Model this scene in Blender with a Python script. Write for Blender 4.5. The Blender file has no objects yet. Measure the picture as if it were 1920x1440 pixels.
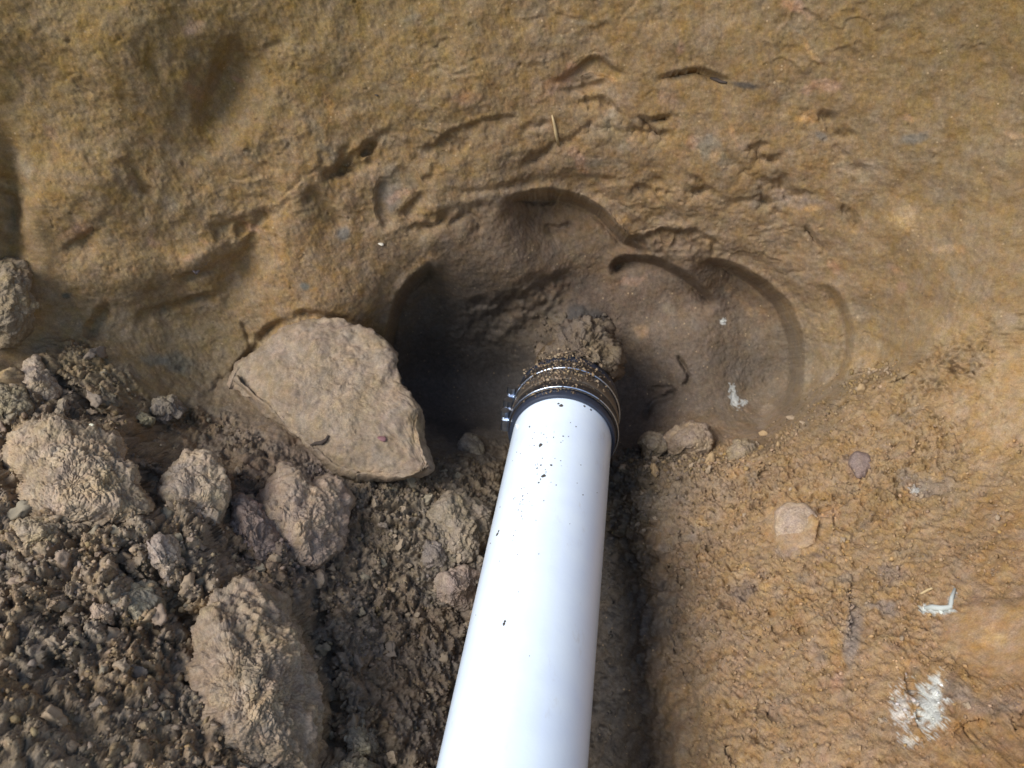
import bpy, math, random
import numpy as np

# ------------------------------------------------------------------ camera, light, exposure
scene = bpy.context.scene
COL = scene.collection
F = 1732.0                                   # focal length in pixels of the 1920 px wide photograph
PITCH = math.radians(32.7)                   # the camera looks down into the trench
CAM = np.array([0.0, 0.0, 0.75])
FW = np.array([0.0, math.cos(PITCH), -math.sin(PITCH)])
UP = np.array([0.0, math.sin(PITCH), math.cos(PITCH)])
RT = np.array([1.0, 0.0, 0.0])

cd = bpy.data.cameras.new('camera')
cam = bpy.data.objects.new('camera', cd)
COL.objects.link(cam)
cam.location = CAM
cam.rotation_euler = (math.pi / 2 - PITCH, 0, 0)
cd.sensor_width = 36.0
cd.lens = 36.0 * F / 1920.0
cd.clip_start = 0.01
cd.clip_end = 200.0
cd.dof.use_dof = True
cd.dof.focus_distance = 0.82
cd.dof.aperture_fstop = 10.0
scene.camera = cam

SUN_DIR = np.array([-0.72, -0.66, 0.88])     # towards the bright part of the sky
SUN_DIR = SUN_DIR / np.linalg.norm(SUN_DIR)
w = bpy.data.worlds.new('World')
scene.world = w
w.use_nodes = True
wn = w.node_tree.nodes
bg = wn['Background']
sky = wn.new('ShaderNodeTexSky')
sky.sky_type = 'NISHITA'
sky.sun_disc = False
sky.sun_elevation = math.asin(SUN_DIR[2])
sky.sun_rotation = math.atan2(SUN_DIR[0], SUN_DIR[1])
w.node_tree.links.new(sky.outputs[0], bg.inputs[0])
bg.inputs[1].default_value = 0.092
sd = bpy.data.lights.new('sun', 'SUN')
sd.energy = 2.05
sd.angle = math.radians(32)
sd.color = (1.0, 0.97, 0.93)
sun = bpy.data.objects.new('sun', sd)
COL.objects.link(sun)
from mathutils import Vector, Matrix
sun.rotation_euler = Vector(SUN_DIR).to_track_quat('Z', 'Y').to_euler()
scene.view_settings.view_transform = 'Standard'
scene.view_settings.look = 'None'
scene.view_settings.gamma = 1.0
scene.view_settings.use_curve_mapping = False
scene.view_settings.exposure = 1.03
scene.render.engine = 'CYCLES'
scene.cycles.max_bounces = 6

# ------------------------------------------------------------------ projections
def world(px, py, d):
    """photograph pixel + distance along the view -> point in the trench"""
    px, py, d = np.broadcast_arrays(np.asarray(px, float), np.asarray(py, float), np.asarray(d, float))
    x = (px - 960) / F * d
    y = (720 - py) / F * d
    return CAM + x[..., None] * RT + y[..., None] * UP + d[..., None] * FW

def uvd(P):
    q = P - CAM
    return q @ RT, q @ UP, q @ FW

# ------------------------------------------------------------------ noise
rng = np.random.RandomState(7)
_perm = np.tile(rng.permutation(256), 3).astype(np.int32)
_g = rng.normal(size=(256, 3)); _g /= np.linalg.norm(_g, axis=1)[:, None]
_g = _g.astype(np.float32)

def perlin(P, scale, seed=0):
    P = (P * scale + seed * 17.31).astype(np.float32)
    i = np.floor(P).astype(np.int32); f = P - i
    u = f * f * f * (f * (f * 6 - 15) + 10)
    i &= 255
    out = 0
    X, Y, Z = i[:, 0], i[:, 1], i[:, 2]
    for a in (0, 1):
        wx = u[:, 0] if a else 1 - u[:, 0]
        pa = _perm[(X + a) & 255]
        for b in (0, 1):
            wy = u[:, 1] if b else 1 - u[:, 1]
            pb = _perm[pa + ((Y + b) & 255)]
            for c in (0, 1):
                wz = u[:, 2] if c else 1 - u[:, 2]
                g = _g[_perm[pb + ((Z + c) & 255)]]
                out = out + wx * wy * wz * (g[:, 0] * (f[:, 0] - a) + g[:, 1] * (f[:, 1] - b) + g[:, 2] * (f[:, 2] - c))
    return out * 1.6

def fbm(P, scale, octaves=4, gain=0.5, seed=0, ridge=False):
    r, a = 0, 1.0
    for k in range(octaves):
        n = perlin(P, scale * 2.03 ** k, seed + k)
        if ridge: n = 1 - 2 * np.abs(n)
        r = r + a * n
        a *= gain
    return r

_cellr = rng.rand(4096, 4).astype(np.float32)
def worley(P, scale, seed=0):
    """distance to the nearest and second nearest of scattered points, and a random number of the nearest"""
    P = (P * scale + seed * 9.7).astype(np.float32)
    i = np.floor(P).astype(np.int64); f = (P - i).astype(np.float32)
    n = len(P)
    f1 = np.full(n, 9.0, np.float32); f2 = f1.copy(); idn = np.zeros(n, np.float32)
    for a in (-1, 0, 1):
        for b in (-1, 0, 1):
            for c in (-1, 0, 1):
                h = ((i[:, 0] + a) * 73856093 ^ (i[:, 1] + b) * 19349663 ^ (i[:, 2] + c) * 83492791) & 4095
                r = _cellr[h]
                d = np.sqrt((a + r[:, 0] - f[:, 0]) ** 2 + (b + r[:, 1] - f[:, 1]) ** 2 + (c + r[:, 2] - f[:, 2]) ** 2)
                m = d < f1
                f2 = np.where(m, f1, np.minimum(f2, d))
                idn = np.where(m, r[:, 3], idn)
                f1 = np.where(m, d, f1)
    return f1, f2, idn

def sstep(a, b, x):
    t = np.clip((x - a) / (b - a), 0, 1)
    return t * t * (3 - 2 * t)

def lumps(P, scale, seed=0, step=0.6):
    """a packing of rounded crumbs: 0 in the joints, up to about 1 on the crumbs"""
    f1, f2, idn = worley(P, scale, seed)
    gap = sstep(0.0, 0.22, f2 - f1)
    dome = np.sqrt(np.clip(1 - (f1 / 0.95) ** 2, 0, 1))
    return gap * ((1 - step) * dome + step * idn) , idn

# ------------------------------------------------------------------ the shape of the pit as a map of distances
LS = 3.0
LX = np.arange(-760, 2681, LS); LY = np.arange(-640, 2241, LS)
GX, GY = np.meshgrid(LX, LY)

CP = [(-700,-600,.70),(-700,200,.78),(-700,700,.78),(-700,1400,.50),(-700,2200,.42),
 (960,-600,.84),(300,-600,.80),(1600,-600,.78),(2600,-600,.66),(2600,200,.68),(2600,700,.64),(2600,1400,.46),(2600,2200,.40),
 (960,2200,.62),(1150,2200,.62),(300,2200,.50),(1700,2200,.50),
 (0,0,.84),(480,0,.91),(960,0,.95),(1440,0,.92),(1920,0,.82),
 (0,300,.915),(240,300,.96),(480,300,1.01),(720,280,1.03),(960,280,1.045),(1200,280,1.045),(1440,300,1.02),(1700,300,.955),(1920,300,.88),
 (0,480,.945),(300,500,1.02),(500,520,1.05),(680,480,1.085),(1600,480,1.055),(1760,500,.985),(1920,500,.91),
 (100,640,.99),(300,680,1.06),(520,640,1.09),(680,560,1.10),(1640,640,1.04),(1800,660,.955),(1920,660,.90),
 (760,420,1.075),(900,470,1.125),(1020,430,1.135),(960,520,1.15),(1150,480,1.16),(1300,490,1.13),(1400,540,1.155),(1540,600,1.105),
 (1100,540,1.21),(1250,580,1.215),(1400,640,1.215),(860,560,1.20),(850,670,1.31),(800,760,1.31),(950,700,1.36),(1080,620,1.23),
 (1200,730,1.25),(1350,730,1.225),(1430,780,1.19),(1540,720,1.09),
 (800,880,1.10),(880,860,1.15),(720,930,1.015),(660,940,1.0),(1060,800,1.26),(1200,890,1.105),(1190,1000,1.06),(1240,1000,1.02),(1330,885,1.055),(1430,855,1.03),(800,1050,.98),(880,1050,.985),(760,1200,.93),(840,1250,.91),(800,1440,.81),(690,1440,.80),
 (1180,1200,.975),(1180,1440,.875),(1240,1200,.925),(1240,1440,.825),(1050,1100,1.12),(1000,1300,1.02),(960,1440,.93),
 (1330,1000,1.00),(1300,1200,.90),(1300,1440,.79),(1420,900,1.03),(1560,820,1.01),(1600,1000,.90),(1450,1100,.89),(1600,1200,.79),(1600,1440,.69),
 (1750,800,.94),(1900,850,.865),(1900,1000,.79),(1900,1200,.69),(1900,1440,.60),
 (40,760,.90),(180,760,.93),(200,850,.87),(100,1000,.76),(290,800,.99),(300,900,.86),(400,1000,.83),(550,1000,.92),(50,1200,.68),(300,1200,.74),(500,1230,.77),
 (625,1200,.86),(50,1440,.58),(300,1440,.64),(520,1440,.70),(620,1440,.76),(400,715,1.105),(500,640,1.115),(430,830,1.02),(680,1010,.98)]
CP = np.array(CP, float)

def tps_fit(xy, z, lam):
    n = len(xy); s = 400.0
    p = xy / s
    r2 = ((p[:, None] - p[None]) ** 2).sum(-1)
    K = 0.5 * r2 * np.log(r2 + 1e-12) + lam * np.eye(n)
    Q = np.c_[np.ones(n), p]
    A = np.block([[K, Q], [Q.T, np.zeros((3, 3))]])
    c = np.linalg.solve(A, np.r_[z, 0, 0, 0])
    def ev(x, y):
        x = x / s; y = y / s
        out = c[n] + c[n + 1] * x + c[n + 2] * y
        for k in range(n):
            r = (x - p[k, 0]) ** 2 + (y - p[k, 1]) ** 2
            out = out + c[k] * 0.5 * r * np.log(r + 1e-12)
        return out
    return ev
DM = tps_fit(CP[:, :2], CP[:, 2], 0.01)(GX, GY)

def polydist(pts, x, y, closed=False):
    """unsigned distance, side sign (+ on the right of the walking direction in the picture), position 0..1"""
    pts = np.array(pts, float)
    if closed: pts = np.vstack([pts, pts[:1]])
    seg = np.hypot(*(pts[1:] - pts[:-1]).T); tot = seg.sum(); acc = 0
    best = np.full(x.shape, 1e9); side = np.zeros(x.shape); pos = np.zeros(x.shape)
    for k in range(len(pts) - 1):
        a, b = pts[k], pts[k + 1]; L = seg[k] + 1e-9
        tx, ty = (b - a) / L
        t = np.clip((x - a[0]) * tx + (y - a[1]) * ty, 0, L)
        dx = x - a[0] - t * tx; dy = y - a[1] - t * ty
        d = np.hypot(dx, dy)
        cr = tx * (y - a[1]) - ty * (x - a[0])
        m = d < best
        best = np.where(m, d, best); side = np.where(m, np.sign(cr), side); pos = np.where(m, (acc + t) / tot, pos)
        acc += seg[k]
    return best, side, pos

def smooth_line(pts, n=8):
    """Catmull-Rom through the points"""
    p = np.array(pts, float); p = np.vstack([2 * p[0] - p[1], p, 2 * p[-1] - p[-2]])
    out = []
    for k in range(1, len(p) - 2):
        for j in range(n):
            t = j / n
            out.append(0.5 * (2 * p[k] + (p[k + 1] - p[k - 1]) * t + (2 * p[k - 1] - 5 * p[k] + 4 * p[k + 1] - p[k + 2]) * t * t
                              + (3 * p[k] - p[k - 1] - 3 * p[k + 1] + p[k + 2]) * t ** 3))
    out.append(p[-2])
    return np.array(out)

P2 = np.c_[GX.ravel(), GY.ravel(), np.zeros(GX.size)] 
WX = (fbm(P2, 1 / 70., 4, .6, 3)).reshape(GX.shape); WY = (fbm(P2, 1 / 70., 4, .6, 13)).reshape(GX.shape)
WXs = fbm(P2, 1 / 90., 2, .45, 3).reshape(GX.shape); WYs = fbm(P2, 1 / 90., 2, .45, 13).reshape(GX.shape)
WM = np.clip(.85 + .9 * fbm(P2, 1 / 45., 3, .6, 33).reshape(GX.shape), .1, 2.0)

def region(pts, pad):
    pts = np.array(pts)
    x0, y0 = pts.min(0) - pad; x1, y1 = pts.max(0) + pad
    i0, i1 = np.searchsorted(LY, [y0, y1]); j0, j1 = np.searchsorted(LX, [x0, x1])
    return np.s_[i0:i1, j0:j1]

def blur(A, sig):
    n = int(sig * 2.5) + 1; k = np.exp(-.5 * (np.arange(-n, n + 1) / sig) ** 2); k /= k.sum()
    B = np.pad(A, n, mode='edge')
    B = np.apply_along_axis(lambda v: np.convolve(v, k, 'valid'), 0, B)
    return np.apply_along_axis(lambda v: np.convolve(v, k, 'valid'), 1, B)

def ledge(pts, depth, length, edge=10, wob=6, taper=0.25, smooth=True):
    """the ground drops back behind the line (on its right-hand side) and comes back over 'length' pixels"""
    global DM
    q = smooth_line(pts) if smooth else np.array(pts, float)
    if max(p[1] for p in pts) < 430 and depth < .02: depth *= .80; edge *= 1.5; taper = max(taper, .35)
    r = region(q, length * 2.6 + 30)
    wx, wy = (WXs, WYs) if wob <= 5 else (WX, WY)
    d, s, t = polydist(q, GX[r] + wob * wx[r], GY[r] + wob * wy[r])
    sd = d * s
    fade = sstep(0, taper, t) * sstep(0, taper, 1 - t)
    prof = sstep(-edge * .5, edge * .7, sd) * np.exp(-np.clip(sd, 0, None) ** 2 / (length ** 2))
    # ends: fade with the distance beyond the end points
    pf = prof * fade; far = sstep(6, 34, np.abs(sd))
    pf = pf * (1 - far) + blur(pf, 7) * far
    DM[r] += depth * pf * (WM[r] if wob > 5 and depth < .03 else 1.0)

def crack(pts, depth, width, wob=5, taper=0.3):
    global DM
    q = smooth_line(pts)
    r = region(q, width * 4 + 20)
    d, s, t = polydist(q, GX[r] + wob * WX[r], GY[r] + wob * WY[r])
    fade = sstep(0, taper, t) * sstep(0, taper, 1 - t)
    DM[r] += depth * np.exp(-(d / width) ** 2) * fade * (WM[r] if depth < .015 else .7 + .3 * WM[r])

def bump(cx, cy, rx, ry, ang, h, power=2.0):
    """h > 0 pushes the ground back, h < 0 towards the viewer"""
    global DM
    R = max(rx, ry) * 2.6
    r = region([(cx - 1, cy - 1), (cx + 1, cy + 1)], R)
    a = math.radians(ang); dx = GX[r] - cx + 8 * WX[r]; dy = GY[r] - cy + 8 * WY[r]
    u = (dx * math.cos(a) + dy * math.sin(a)) / rx; v = (-dx * math.sin(a) + dy * math.cos(a)) / ry
    DM[r] += h * np.exp(-(np.sqrt(u * u + v * v)) ** power)

def inside(pts, soft, wob=10):
    """0..1 mask of a closed outline"""
    pts = np.array(pts, float)
    x = GX + wob * WX; y = GY + wob * WY
    d, _, _ = polydist(pts, x, y, True)
    c = np.zeros(x.shape, bool)
    q = np.vstack([pts, pts[:1]])
    for (x0, y0), (x1, y1) in zip(q[:-1], q[1:]):
        if y0 == y1: continue
        c ^= ((y0 > y) != (y1 > y)) & (x < (x1 - x0) * (y - y0) / (y1 - y0) + x0)
    return sstep(-soft, soft, np.where(c, d, -d))

# cavity round the coupling
ledge([(735,760),(726,660),(735,585),(765,530),(812,490)], .070, 110, 14, 5, .12)
ledge([(770,392),(830,388),(900,380),(960,366),(1010,356)], .009, 40, 12, 6, .35)
ledge([(930,380),(980,364),(1030,358),(1080,368),(1125,392),(1155,424),(1185,456),(1225,474)], .058, 95, 14, 3, .22)
ledge([(1170,448),(1230,436),(1300,432),(1345,455),(1360,490)], .022, 50, 9, 8, .15)
ledge([(1140,520),(1160,488),(1215,484),(1265,502),(1310,535),(1350,575)], .038, 70, 16, 2, .12)
ledge([(1290,486),(1345,490),(1400,508),(1450,545),(1485,590),(1502,650),(1500,720),(1480,790)], .058, 100, 16, 3, .22)
ledge([(1520,530),(1565,545),(1590,600),(1592,670),(1570,740),(1530,790)], .020, 60, 14, 3, .2)
ledge([(715,330),(706,380),(722,440)][::-1], .009, 40, 12, 3, .2)
ledge([(722,330),(760,318),(790,350),(812,392)], .008, 34, 12, 3, .2)
crack([(830,430),(870,405),(900,420),(880,450)], .006, 7)
ledge([(800,600),(860,578),(940,552),(1010,522),(1070,508),(1120,520)], .020, 80, 36, 8, .3)
crack([(1268,665),(1283,690),(1290,712),(1278,728)], .014, 3.5, 2, .15)
crack([(1275,728),(1245,745),(1218,762),(1205,795)], .010, 4, 6, .2)
ledge([(1205,735),(1250,725),(1285,735)], .006, 26, 8, 6)
bump(1080, 640, 70, 60, 10, -.030, 2.5)
crack([(1050,600),(1080,625),(1100,660)], .018, 8)
crack([(1130,610),(1150,650),(1140,690)], .014, 7)
bump(900, 740, 90, 55, 0, .02)
bump(1300, 660, 95, 80, 20, -.030, 2.6); bump(1130, 450, 70, 50, 20, -.014, 2.4); bump(1440, 640, 46, 80, -10, -.012, 2.4)
# wall above
ledge([(1210,150),(1265,135),(1310,128),(1345,140),(1385,155)], .017, 28, 6, 4)
ledge([(1015,150),(1060,138),(1115,108),(1150,130),(1190,150)], .012, 26, 7, 5)
ledge([(1030,170),(1090,158),(1150,145)], .010, 16, 5, 5)
ledge([(1050,195),(1120,180),(1150,205),(1200,240),(1255,245)], .014, 20, 6, 6)
ledge([(940,320),(1000,290),(1050,260),(1110,225),(1140,205)], .010, 22, 7, 8)
ledge([(800,290),(850,245),(910,222),(1000,218)], .010, 22, 6, 6)
ledge([(820,360),(900,352),(990,338),(1040,325)], .010, 16, 6, 7)
ledge([(1060,335),(1120,330),(1180,338)], .005, 14, 6, 5)
ledge([(1240,300),(1310,335),(1370,372),(1450,370),(1500,400)], .008, 26, 8, 8)
crack([(1500,425),(1530,450),(1555,480)], .010, 5)
ledge([(1350,250),(1400,310),(1480,350),(1560,400)], .006, 30, 10, 10)
ledge([(1480,20),(1500,120),(1540,180),(1560,260)], .009, 80, 34, 5)
ledge([(1790,60),(1810,180),(1795,300)][::-1], .009, 80, 34, 5)
ledge([(1780,560),(1700,600),(1665,660),(1650,740)], .010, 70, 30, 5)
ledge([(360,260),(372,200),(400,140),(420,60)][::1], .030, 90, 46, 5, .35)
ledge([(250,60),(300,110),(320,160)], .008, 40, 16, 8)
crack([(420,40),(445,105),(480,100),(560,80)], .005, 12)
ledge([(205,300),(245,305),(275,340),(300,375)], .010, 28, 7, 6)
ledge([(100,470),(150,440),(200,402),(225,395)], .007, 30, 12, 8, .4)
ledge([(555,395),(575,360),(595,350),(640,400),(660,440)], .012, 60, 24, 5, .2)
ledge([(395,470),(400,420),(440,408),(500,398),(530,430)], .013, 80, 30, 8, .3)
bump(460, 500, 40, 70, 20, .030)
ledge([(240,640),(262,590),(330,565),(400,548),(450,520)], .008, 34, 12, 8, .4)
ledge([(150,640),(165,600),(200,560)], .012, 40, 12, 8)
ledge([(330,515),(370,508),(410,490)], .012, 16, 6, 4)
bump(375, 485, 40, 22, -20, -.012)
ledge([(360,760),(420,700),(480,640),(520,600),(600,585),(690,610)], .012, 36, 12, 8, .2)
crack([(455,600),(465,630),(470,655)], .010, 5)
bump(20, 400, 26, 110, 0, .03)
bump(1650, 430, 200, 110, 40, -.010)
bump(1850, 560, 120, 160, 20, -.016)
bump(250, 130, 140, 90, 50, -.022); bump(180, 350, 130, 80, 20, -.022); bump(470, 240, 60, 120, 30, -.012); bump(650, 150, 170, 110, 0, -.012)
bump(560, 300, 100, 70, 50, -.012); bump(210, 520, 90, 50, 0, -.012)
# thin broken folds of clay following the curve of the hollow
rl = np.random.RandomState(21)
for k in range(34):
    rr_ = rl.uniform(330, 640); t0 = rl.uniform(-2.5, -.55); dt = rl.uniform(.08, .22)
    tt = np.linspace(t0, t0 + dt, 4); q_ = rr_ + rl.uniform(-14, 14, 4)
    pl = [(1150 + 1.15 * a_ * math.cos(t), 740 + a_ * math.sin(t)) for a_, t in zip(q_, tt)]
    if max(p_[1] for p_ in pl) < 440: ledge(pl, rl.uniform(.006, .014), rl.uniform(14, 34), rl.uniform(5, 9), 9, .3)
# right bank
ledge([(1130,870),(1200,868),(1260,868),(1340,866),(1400,850),(1450,828),(1490,790),(1540,752),(1600,722),(1680,690),(1760,640)][::-1], .050, 100, 34, 5, .12)
crack([(1600,1210),(1605,1130),(1608,1060)], .008, 5, 4)
crack([(1370,1190),(1400,1220),(1440,1245)], .007, 5); crack([(1420,1320),(1455,1345)], .010, 7); crack([(1365,1400),(1385,1440)], .010, 7)
crack([(1440,1125),(1470,1190),(1540,1175)], .005, 5)
crack([(1540,920),(1545,980),(1520,1030),(1475,1035)], .008, 7)
crack([(1430,880),(1432,895),(1436,905)], .016, 8)
bump(1850, 1210, 95, 60, 15, .010); 
ledge([(1770,1370),(1840,1355),(1920,1340),(1990,1335)], .022, 40, 30, 8, .2)
crack([(1700,1240),(1712,1290),(1735,1390)], .008, 6)
ledge([(1300,950),(1285,1080),(1290,1230),(1320,1440),(1330,1560)], .010, 50, 26, 12, .15)
bump(1290, 815, 60, 26, 0, -.01)
# heap on the left: dark gaps between its blocks
crack([(280,760),(300,800),(380,840),(440,900)], .028, 40, 20, .2)
crack([(285,860),(300,920),(300,980)], .03, 24, 8, .2)
crack([(430,880),(460,950),(450,1040),(520,1060)], .020, 38, 12, .2)
crack([(180,1040),(290,1090),(350,1160),(370,1250)], .016, 30, 16, .2)
crack([(620,1080),(590,1150),(620,1280),(620,1440)], .03, 24, 12, .2)
crack([(0,860),(30,900),(60,960),(30,1010)], .018, 30, 12, .2)
crack([(60,1100),(110,1180),(90,1300)], .010, 30, 14)
ledge([(100,700),(160,740),(230,780)], .03, 50, 12, 10)

# where the soil is of which kind
M_HEAP = inside([(-760,640),(-300,690),(0,690),(90,690),(200,770),(300,840),(420,850),(520,900),(640,920),(650,1040),(590,1110),(640,1280),(620,1500),(640,2240),(-760,2240)], 26, 26)
M_LOOSE = np.clip(inside([(300,760),(420,780),(640,900),(820,890),(830,850),(960,840),(1250,860),(1250,1000),(1230,1200),(1270,1500),(1300,2240),(560,2240),(560,1150),(500,900)], 22, 26) - M_HEAP, 0, 1)
M_LOOSE = np.maximum(M_LOOSE, inside([(60,640),(170,640),(280,740),(420,780),(640,900),(300,860),(120,740)], 16, 14) * .8 * (1 - M_HEAP))
M_BANK = inside([(1190,830),(1250,810),(1400,835),(1470,810),(1530,760),(1620,705),(1750,640),(1960,600),(2680,560),(2680,2240),(1330,2240),(1290,1440),(1250,1200),(1250,1000)], 24, 22)
M_BANK = np.clip(M_BANK - M_LOOSE - M_HEAP, 0, 1)
M_FLAT = np.clip(inside([(1770,1160),(1830,1130),(1990,1120),(1990,1290),(1850,1260),(1775,1220)], 20, 14)
                 + inside([(1440,950),(1490,940),(1545,970),(1535,1020),(1490,1040),(1445,1010)], 10, 8)
                 + .7 * inside([(1750,740),(1930,650),(1990,800),(1840,860)], 40, 14), 0, 1)
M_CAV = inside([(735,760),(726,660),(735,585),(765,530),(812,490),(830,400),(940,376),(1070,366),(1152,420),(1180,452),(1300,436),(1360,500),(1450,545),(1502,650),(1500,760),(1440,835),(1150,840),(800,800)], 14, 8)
M_CAVL = inside([(735,760),(730,640),(765,540),(900,560),(1000,600),(1010,700),(960,800),(800,800)], 40, 8)

def sample(A, px, py):
    x = np.clip((px - LX[0]) / LS, 0, len(LX) - 1.001); y = np.clip((py - LY[0]) / LS, 0, len(LY) - 1.001)
    i = x.astype(int); j = y.astype(int); fx = x - i; fy = y - j
    return (A[j, i] * (1 - fx) * (1 - fy) + A[j, i + 1] * fx * (1 - fy) + A[j + 1, i] * (1 - fx) * fy + A[j + 1, i + 1] * fx * fy)

# ------------------------------------------------------------------ colours of the soil (linear base colour), some shade painted in
CC = [  # x, y, radius, r, g, b
 (150,60,380,.285,.190,.060),(700,40,380,.285,.190,.060),(1250,20,380,.270,.175,.060),(1800,60,380,.240,.160,.055),
 (250,350,260,.345,.225,.085),(620,330,220,.340,.215,.088),(1050,230,260,.315,.200,.088),(1500,300,260,.300,.195,.085),(1850,420,260,.275,.185,.078),
 (200,540,220,.315,.210,.088),(300,690,150,.230,.170,.085),(620,530,120,.330,.200,.072),(700,470,90,.280,.190,.095),
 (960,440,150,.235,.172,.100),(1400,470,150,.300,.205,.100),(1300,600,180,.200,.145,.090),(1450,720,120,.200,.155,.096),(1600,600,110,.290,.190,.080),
 (850,620,120,.165,.135,.095),(870,740,110,.125,.118,.108),(1090,600,70,.120,.090,.062),(1180,760,80,.130,.098,.070),  # points in the hollow are darker, its shade put into the colour
 (150,900,220,.320,.230,.135),(60,1200,240,.310,.228,.138),(350,1250,240,.310,.225,.135),(520,1300,160,.305,.220,.125),(150,1420,200,.325,.235,.128),
 (420,830,110,.215,.155,.100),(580,980,120,.240,.170,.120),(720,980,150,.235,.178,.110),(860,900,120,.230,.175,.112),(780,1250,180,.225,.170,.118),(760,1440,150,.205,.158,.112),
 (1200,900,90,.175,.140,.095),(1200,1150,110,.110,.090,.070),(1200,1420,110,.100,.085,.070),  # right of the pipe: its cast shadow painted into the soil colour
 (1330,920,110,0.336,0.223,0.119),(1350,1150,120,0.347,0.223,0.111),(1340,1400,130,0.347,0.218,0.096),(1500,900,160,0.388,0.240,0.100),(1500,1100,160,0.388,0.237,0.097),
 (1560,1350,180,0.388,0.237,0.103),(1720,950,180,0.358,0.229,0.097),(1850,780,180,0.370,0.234,0.097),(1780,1180,170,0.399,0.237,0.096),(1850,1400,150,0.347,0.190,0.063),(1880,1050,140,0.358,0.207,0.078)]
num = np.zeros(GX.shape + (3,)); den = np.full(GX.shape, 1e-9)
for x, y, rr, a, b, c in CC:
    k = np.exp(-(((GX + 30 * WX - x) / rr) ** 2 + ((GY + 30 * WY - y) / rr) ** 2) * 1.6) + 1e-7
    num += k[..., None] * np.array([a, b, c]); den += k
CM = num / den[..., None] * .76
CM = CM * (1 - M_CAV[..., None] * np.array([.20, .21, .16]))  # damp clay of the cavity, its dimmer light also put into the colour
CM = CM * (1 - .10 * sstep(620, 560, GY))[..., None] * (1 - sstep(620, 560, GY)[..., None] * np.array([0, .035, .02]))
def stain(cx, cy, rx, ry, ang, col, k=1.0):
    """a patch of another soil, mineral or tone in the ground"""
    r = region([(cx - 1, cy - 1), (cx + 1, cy + 1)], max(rx, ry) * 2.2)
    a = math.radians(ang); dx = GX[r] - cx + rx * .4 * WX[r]; dy = GY[r] - cy + rx * .4 * WY[r]
    u = (dx * math.cos(a) + dy * math.sin(a)) / rx; v = (-dx * math.sin(a) + dy * math.cos(a)) / ry
    m = (k * sstep(1.25, .55, np.sqrt(u * u + v * v)))[..., None]
    CM[r] = CM[r] * (1 - m) + np.array(col) * m
stain(1340,285,42,16,25,(.17,.14,.09),.7); stain(1150,255,50,22,20,(.19,.15,.09),.5); stain(1715,262,28,14,-20,(.12,.11,.09),.7)
stain(1545,255,16,8,20,(.13,.12,.10),.6); stain(645,440,16,14,30,(.13,.12,.10),.8); stain(600,385,36,20,60,(.16,.11,.05),.6)
stain(330,680,40,20,20,(.12,.13,.11),.5); stain(290,670,26,16,0,(.11,.12,.11),.5); stain(573,538,12,8,0,(.10,.12,.11),.7); stain(125,553,10,8,0,(.06,.07,.06),.8)
stain(740,345,40,22,60,(.19,.16,.11),.6); stain(735,370,18,30,10,(.14,.11,.09),.5); stain(1395,160,26,8,10,(.05,.045,.04),.8)
stain(1610,320,46,16,10,(.20,.15,.09),.5); stain(1500,375,60,14,10,(.22,.16,.12),.4); stain(1690,410,26,26,0,(.36,.22,.07),.35)
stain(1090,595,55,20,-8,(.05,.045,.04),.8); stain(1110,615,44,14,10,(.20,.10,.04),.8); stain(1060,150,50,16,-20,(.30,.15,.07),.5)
stain(1600,1190,16,60,4,(.22,.18,.15),.7); stain(1640,1140,46,12,0,(.22,.18,.15),.6); stain(1665,1075,28,24,0,(.22,.17,.14),.5)
stain(1485,990,40,40,0,(.32,.22,.13),.4); stain(1600,870,20,26,-20,(.20,.13,.11),.6); stain(1735,900,60,30,0,(.22,.18,.14),.5); stain(1560,960,18,22,0,(.40,.20,.06),.5)
stain(1390,1105,26,26,0,(.17,.13,.11),.6); stain(1500,1040,40,12,0,(.16,.12,.11),.6)
stain(1830,1310,80,26,10,(.24,.18,.13),.5); stain(1570,1275,14,30,0,(.45,.22,.12),.3)
stain(700,1440,70,50,0,(.17,.14,.10),.5); stain(150,760,120,30,25,(.15,.115,.08),.6); stain(860,800,70,20,0,(.05,.045,.04),.6)  # last patch darkens the ground left of the coupling
for k in range(110):
    x = rng.uniform(-100, 2000); y = rng.uniform(-50, 620)
    stain(x, y, rng.uniform(8, 40), rng.uniform(4, 16), rng.uniform(-20, 60), [(.20,.16,.10),(.36,.20,.07),(.34,.18,.10),(.17,.13,.07)][k % 4], rng.uniform(.2, .5))
for k in range(110):
    x = rng.uniform(1300, 2000); y = rng.uniform(720, 1460)
    stain(x, y, rng.uniform(6, 30), rng.uniform(5, 18), rng.uniform(-60, 60), [(.24,.18,.12),(.40,.22,.07),(.30,.17,.09),(.42,.26,.09),(.20,.14,.09)][k % 5], rng.uniform(.2, .55))

# ------------------------------------------------------------------ materials
def node_mat(name):
    m = bpy.data.materials.new(name); m.use_nodes = True
    nt = m.node_tree
    return m, nt, nt.nodes['Principled BSDF']

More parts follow.
